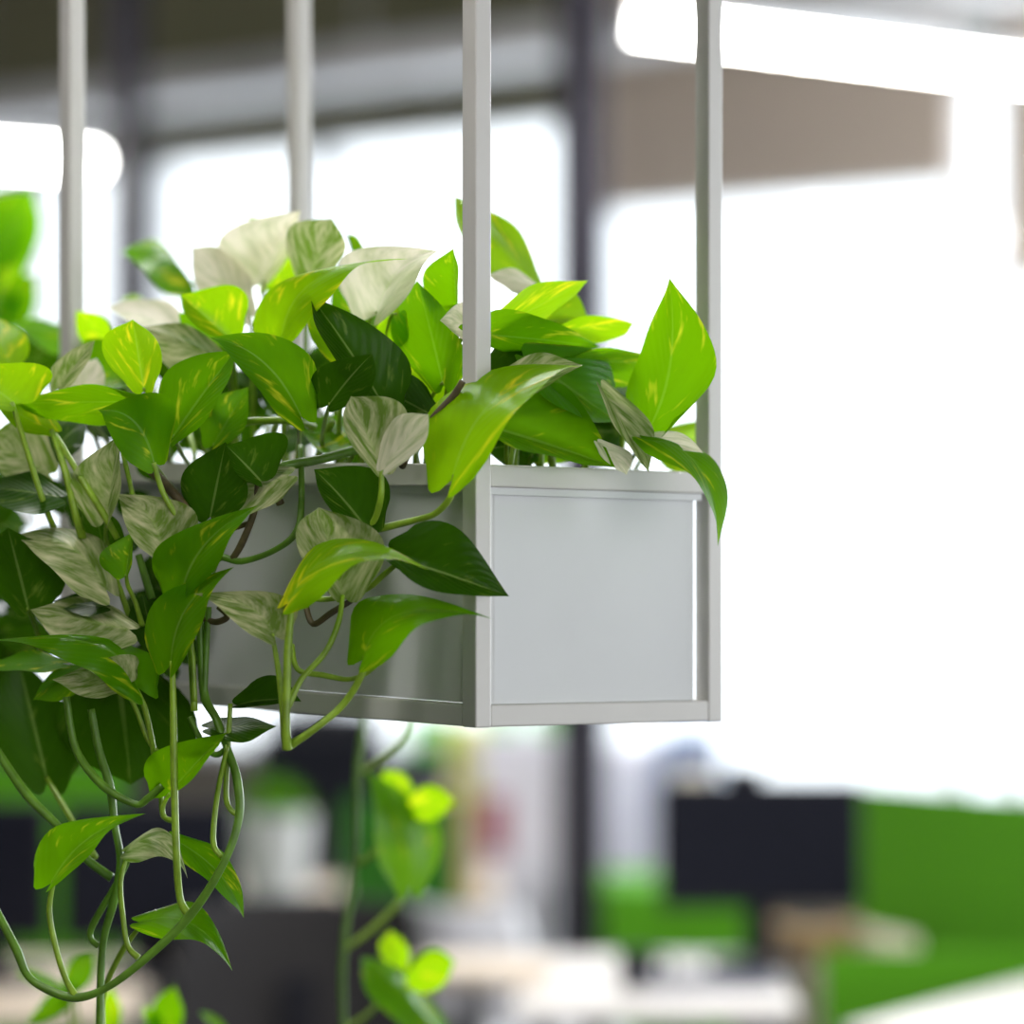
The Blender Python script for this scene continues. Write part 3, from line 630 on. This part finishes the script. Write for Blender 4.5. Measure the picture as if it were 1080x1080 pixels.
def monitor(px, d, w, y0, y1, label, ang=0.0, zd=.73, cam_=False):
    c = G(px, d, 0); zt = ZC-(y0-540)/F_PX*d; zb = ZC-(y1-540)/F_PX*d; t = thing('monitor', label, 'monitor', c+Z*zd, 'office monitors')
    Y = Vector((-math.sin(ang), math.cos(ang), 0))
    one('casing', dark, t, cbox, c+Z*(zt+zb)/2, w, .03, zt-zb, ang, bevel=.006)
    one('screen', screenm, t, cbox, c-Y*.0165+Z*((zt+zb)/2+.004), w-.02, .002, zt-zb-.03, ang)
    one('stand', dark, t, cbox, c+Y*.04+Z*((zd+zb+.08)/2), .05, .025, zb+.08-zd, ang)
    bm = B_(); cyl(bm, c+Y*.03+Z*zd, c+Y*.03+Z*(zd+.012), .1, .095, 24); obj('base', bm, dark, t)
    if cam_:
        wc = thing('webcam', 'small dark webcam clipped on the right-hand monitor', 'camera', c+Z*zt)
        one('webcam_body', dark, wc, cbox, c+Z*(zt+.014)-Vector((.03, 0, 0)), .07, .03, .028, ang, bevel=.008)
        bm = B_(); cyl(bm, c+Z*(zt+.014)-Vector((.03, .015, 0)), c+Z*(zt+.014)-Vector((.03, .02, 0)), .009); obj('lens', bm, screenm, wc)
    return t
def divider(p0, p1, z0, z1, label, m=green):
    t = thing('desk_divider', label, 'divider', (p0+p1)/2+Z*z0, 'green desk dividers'); d = (p1-p0); L = d.length; d.normalize(); n = Vector((-d.y, d.x, 0))
    bm = B_(); box(bm, p0-n*.015+Z*z0, d*L, n*.03, Z*(z1-z0)); obj('felt_panel', bm, m, t, bevel=.006)
    for f in (.12, .88):
        q = p0+d*L*f; bm = B_(); box(bm, q-n*.022+Z*(z0-.04)-d*.02, d*.04, n*.044, Z*.08); obj('clamp', bm, legm, t)
def office_chair(c, ang, label, m, top=1.0, w=.46):
    c = Vector((c.x, c.y, 0)); t = thing('office_chair', label, 'chair', c, 'office chairs')
    X = Vector((math.cos(ang), math.sin(ang), 0)); Y = Vector((-math.sin(ang), math.cos(ang), 0))
    one('seat', m, t, cbox, c+Z*.46, w, .46, .07, ang, bevel=.03)
    bm = B_(); n = 10; rows = []
    for side in (0, .03):
        R = []
        for i in range(n+1):
            u = i/n*2-1; R.append([bm.verts.new(c+X*u*w/2*(1-.12*v*v)+Y*(.24+.05*v-.07*(1-u*u)*-1*.5+side-.06*u*u)+Z*(.56+(top-.56)*v)) for v in [k/6 for k in range(7)]])
        rows.append(R)
    for s in (0, 1):
        for i in range(n):
            for k in range(6): bm.faces.new((rows[s][i][k], rows[s][i+1][k], rows[s][i+1][k+1], rows[s][i][k+1]))
    for i in range(n):
        for k in (0, 6): bm.faces.new((rows[0][i][k], rows[0][i+1][k], rows[1][i+1][k], rows[1][i][k]))
    for k in range(6):
        for i in (0, n): bm.faces.new((rows[0][i][k], rows[0][i][k+1], rows[1][i][k+1], rows[1][i][k]))
    obj('backrest', bm, m, t)
    one('back_support', dark, t, cbox, c+Y*.27+Z*.6, .06, .02, .34, ang)
    bm = B_(); cyl(bm, c+Z*.1, c+Z*.43, .03); obj('gas_column', bm, legm, t)
    for s in (-1, 1):
        one('armrest', dark, t, cbox, c+X*s*(w/2+.03)+Z*.66, .06, .26, .03, ang, bevel=.01); one('arm_post', dark, t, cbox, c+X*s*(w/2+.03)+Z*.55, .03, .05, .2, ang)
    for k in range(5):
        a = ang+k*2*math.pi/5; d = Vector((math.cos(a), math.sin(a), 0)); bm = B_(); cyl(bm, c+Z*.11, c+d*.2+Z*.07, .022, .014); lg = obj('leg', bm, dark, t)
        bm = B_(); n_ = Vector((-d.y, d.x, 0)); cyl(bm, c+d*.2-n_*.02+Z*.03, c+d*.2+n_*.02+Z*.03, .03); obj('caster', bm, blackf, t)
def cabinet(px, d, w, z1, label, m, ang=0.0, dep=.4, doors=2):
    c = G(px, d); t = thing('cabinet', label, 'cabinet', c); X = Vector((math.cos(ang), math.sin(ang), 0)); Y = Vector((-math.sin(ang), math.cos(ang), 0))
    one('body', m, t, cbox, c+Y*dep/2+Z*z1/2, w, dep, z1, ang, bevel=.004)
    for i in range(doors):
        cc = c+X*(w*(i+.5)/doors-w/2); dr = one('door', m, t, cbox, cc-Y*.01+Z*(z1/2+.02), w/doors-.006, .018, z1-.08, ang, bevel=.002)
        one('handle', legm, dr, cbox, cc-Y*.03+X*(.3*w/doors*(1 if i == 0 else -1))+Z*z1*.6, .012, .02, .12, ang)
    return t

# right-hand work place
desk(Vector((.255, 7.05, 0)), .50, .80, 'white desk under the wide dark monitor with the webcam', deskw, ang=0)
monitor(802, 7.2, .385, 824, 957, 'wide dark monitor standing on the white desk, right of the column', ang=.03, cam_=True)
divider(G(905, 7.78), G(1210, 7.1), .03, 1.04, 'tall bright green divider at the right edge beside the monitor')
cabinet(713, 8.3, .31, .775, 'low green cabinet seen below the wide monitor', green)
divider(Vector((.59, 7.2, 0)), Vector((1.02, 7.2, 0)), .03, .765, 'low green divider between the two white desks at bottom right')
desk(Vector((.763, 6.74, 0))+Vector((.85, -.52, 0))*.36, .8, .7, 'white desk cut off by the bottom right corner', deskw, ang=math.radians(58.5))
kb = thing('keyboard', 'grey keyboard on the white desk before the wide monitor', 'keyboard', G(745, 6.93, .73)); kc = G(745, 6.93, .738)
one('key_tray', mat('kb_grey', (120, 124, 140), .6), kb, cbox, kc, .26, .11, .014, .12, bevel=.003)
bm = B_()
for i in range(13):
    for j in range(4): cbox(bm, kc+Vector((-.115+i*.019, -.036+j*.023+i*.0023, .009)), .015, .018, .005, .12)
obj('keys', bm, mat('key_caps', (70, 74, 88), .6), kb)
def mug(px, d, z, r, h, m, label):
    c = G(px, d, z); t = thing('mug', label, 'mug', c); bm = B_(); cyl(bm, c, c+Z*h, r*.9, r, 24); obj('cup', bm, m, t, smooth=False)
    pts = [c+Vector((r*.9, 0, h*.8)), c+Vector((r*1.6, 0, h*.7)), c+Vector((r*1.6, 0, h*.3)), c+Vector((r*.9, 0, h*.2))]
    obj('handle', tube_bm(pts, [.005]*4), m, t, smooth=True)
mug(672, 6.9, .73, .034, .07, dark, 'small black mug at the left end of the white desk')
# bags, paper and box on the far side of the low divider
pb = mat('paper_cream', (232, 222, 206), .8, noise=.06)
def paperstack(px, d, z, w, dd, h, ang, m, label):
    c = G(px, d, z); t = thing('paper_stack', label, 'papers', c)
    for k in range(4): one('sheet_bundle', m, t, cbox, c+Z*(h*(k+.5)/4), w-.008*k, dd-.006*k, h/4, ang+.05*k)
cabinet(890, 7.32, .26, .72, 'low cream cabinet between the wide monitor and the tall green divider', deskc, dep=.28)
paperstack(925, 7.46, .72, .10, .2, .05, .3, pb, 'cream stack of papers in front of the green divider')
bx = thing('cardboard_box', 'small open cardboard box on the low cream cabinet, right of the monitor stand', 'box', G(858, 7.46, .72)); bc = G(858, 7.46, .72); kraft = mat('kraft', (178, 150, 108), .85, noise=.08)
one('box_body', kraft, bx, cbox, bc+Z*.03, .12, .1, .06, .4)
for s in (-1, 1): one('flap', kraft, bx, cbox, bc+Z*.07+Vector((s*.07, 0, 0)), .05, .1, .003, .4)
# pieces standing in the middle
cabinet(549, 9.2, .20, 1.06, 'narrow white cabinet left of the dark column', mat('cab_white', (222, 220, 232), .5), dep=.35, doors=1)
cabinet(663, 9.6, .17, 1.0, 'narrow white cabinet right of the dark column', MATS['cab_white'], dep=.35, doors=1)
bl = mat('file_blue', (62, 92, 146), .6); yel = mat('file_yellow', (226, 226, 96), .6); red = mat('file_red', (150, 64, 84), .6); grn = mat('file_green', (90, 190, 70), .6)
def binder(px, d, z, w, h, m, label):
    c = G(px, d, z); t = thing('ring_binder', label, 'binder', c, 'ring binders')
    one('cover', m, t, cbox, c+Z*h/2+Vector((0, .12, 0)), w, .24, h, 0, bevel=.002); one('spine_label', pb, t, cbox, c+Z*h*.55+Vector((0, -.001, 0)), w*.6, .003, h*.3, 0)
cabinet(492, 9.7, .16, .86, 'low white cabinet carrying the yellow binder', MATS['cab_white'], dep=.35, doors=1)
binder(492, 9.6, .86, .085, .2, yel, 'pale yellow ring binder just below the planter bottom')
binder(532, 9.3, 1.06, .06, .06, grn, 'small green binder on the white cabinet left of the column')
binder(575, 9.3, 1.06, .05, .05, grn, 'flat green binder beside the column, on the narrow white cabinet')
cabinet(748, 9.4, .18, .82, 'low grey cabinet behind the wide monitor', mat('cab_grey', (120, 130, 150), .6), dep=.35, doors=1)
binder(730, 9.4, .82, .14, .22, bl, 'blue ring binder behind the wide monitor')
cabinet(398, 10.4, .62, .93, 'long dark grey cabinet under the far windows', mat('cab_dark', (52, 50, 60), .6), dep=.4, doors=3)
sb_ = thing('storage_box', 'black storage box on the long dark grey cabinet', 'box', G(345, 10.5, .93)); one('box_body', dark, sb_, cbox, G(345, 10.6, .985), .30, .2, .11, 0, bevel=.004); one('lid', blackf, sb_, cbox, G(345, 10.6, 1.045), .31, .21, .012, 0)
binder(452, 10.5, .93, .11, .10, grn, 'wide green binder on the long dark grey cabinet')
tb = thing('cardboard_tube_box', 'tall brown cardboard box left of the white cabinet', 'box', G(472, 8.3)); c = G(472, 8.3)
one('box_body', kraft, tb, cbox, c+Z*.47, .10, .1, .94, .2); one('lid', mat('kraft2', (160, 128, 80), .85), tb, cbox, c+Z*.95, .106, .106, .03, .2)
rb = thing('red_binder', 'dusky red folder leaning on the narrow white cabinet', 'folder', G(522, 9.0)); one('cover', red, rb, cbox, G(522, 9.05, .85), .06, .02, .14, 0); one('spine', red, rb, cbox, G(516, 9.04, .85), .008, .03, .14, 0)
office_chair(G(556, 7.95), 2.6, 'white shell office chair beside the dark column', mat('shell_white', (222, 222, 230), .4), top=.80, w=.28)
rt = thing('round_table', 'round cream side table between the hanging vine and the dark column', 'table', G(500, 7.0)); c = G(500, 7.0)
bm = B_(); cyl(bm, c+Z*.74, c+Z*.765, .14, .15, 40); obj('table_top', bm, deskc, rt)
bm = B_(); cyl(bm, c+Z*.02, c+Z*.74, .02); obj('pole', bm, legm, rt)
bm = B_(); cyl(bm, c, c+Z*.02, .13, .12, 32); obj('base', bm, legm, rt)
# left work places
desk(Vector((-1.07, 7.0, 0)), .80, .8, 'cream desk with two dark monitors at the lower left', deskc, ang=0)
monitor(158, 7.05, .325, 848, 992, 'dark monitor behind the looping vine, second from the left edge', ang=.05)
monitor(-10, 7.0, .22, 846, 990, 'dark monitor cut off by the left edge', ang=-.1)
divider(G(-120, 8.2), G(132, 8.2), .03, 1.06, 'green divider behind the two left monitors')
desk(G(332, 8.89), .86, .54, 'cream desk far behind carrying the white plant pot', deskc, ang=0)
monitor(338, 9.0, .30, 772, 862, 'small dark monitor right behind the white pot', zd=.73)
divider(G(362, 8.15), G(482, 8.15), .03, .98, 'dark green divider left of the brown cardboard box', m=mat('felt_green_dark', (40, 104, 16), .95, noise=.08, scale=120))
office_chair(G(322, 6.5), .1, 'black office chair at the bottom, behind the hanging vine', blackf, top=.90, w=.46)
office_chair(G(292, 7.62), 2.9, 'black office chair in front of the dark green divider', blackf, top=.86, w=.44)
# white pot with small round plant on the far desk
c = G(288, 8.52, .73); pp_ = thing('potted_succulent', 'small green plant in a white pot on the far desk', 'plant', c)
bm = B_(); cyl(bm, c, c+Z*.19, .07, .09, 24); obj('pot', bm, MATS['trough_white'], pp_)
bm = B_(); rn = random.Random(9)
for k in range(70):
    a = rn.random()*6.28; e = rn.uniform(.2, 1.4); d = Vector((math.cos(a)*math.cos(e), math.sin(a)*math.cos(e), math.sin(e))); b0 = c+Z*.185+d*.02; s = d.orthogonal().normalized()*.014
    tip = b0+d*rn.uniform(.05, .085); mdd = (b0+tip)/2; v = [bm.verts.new(x) for x in (b0, mdd+s, tip, mdd-s)]; bm.faces.new(v)
obj('foliage', bm, MATS['leaf_green'], pp_)
print('leaves', LEAFCOUNT)
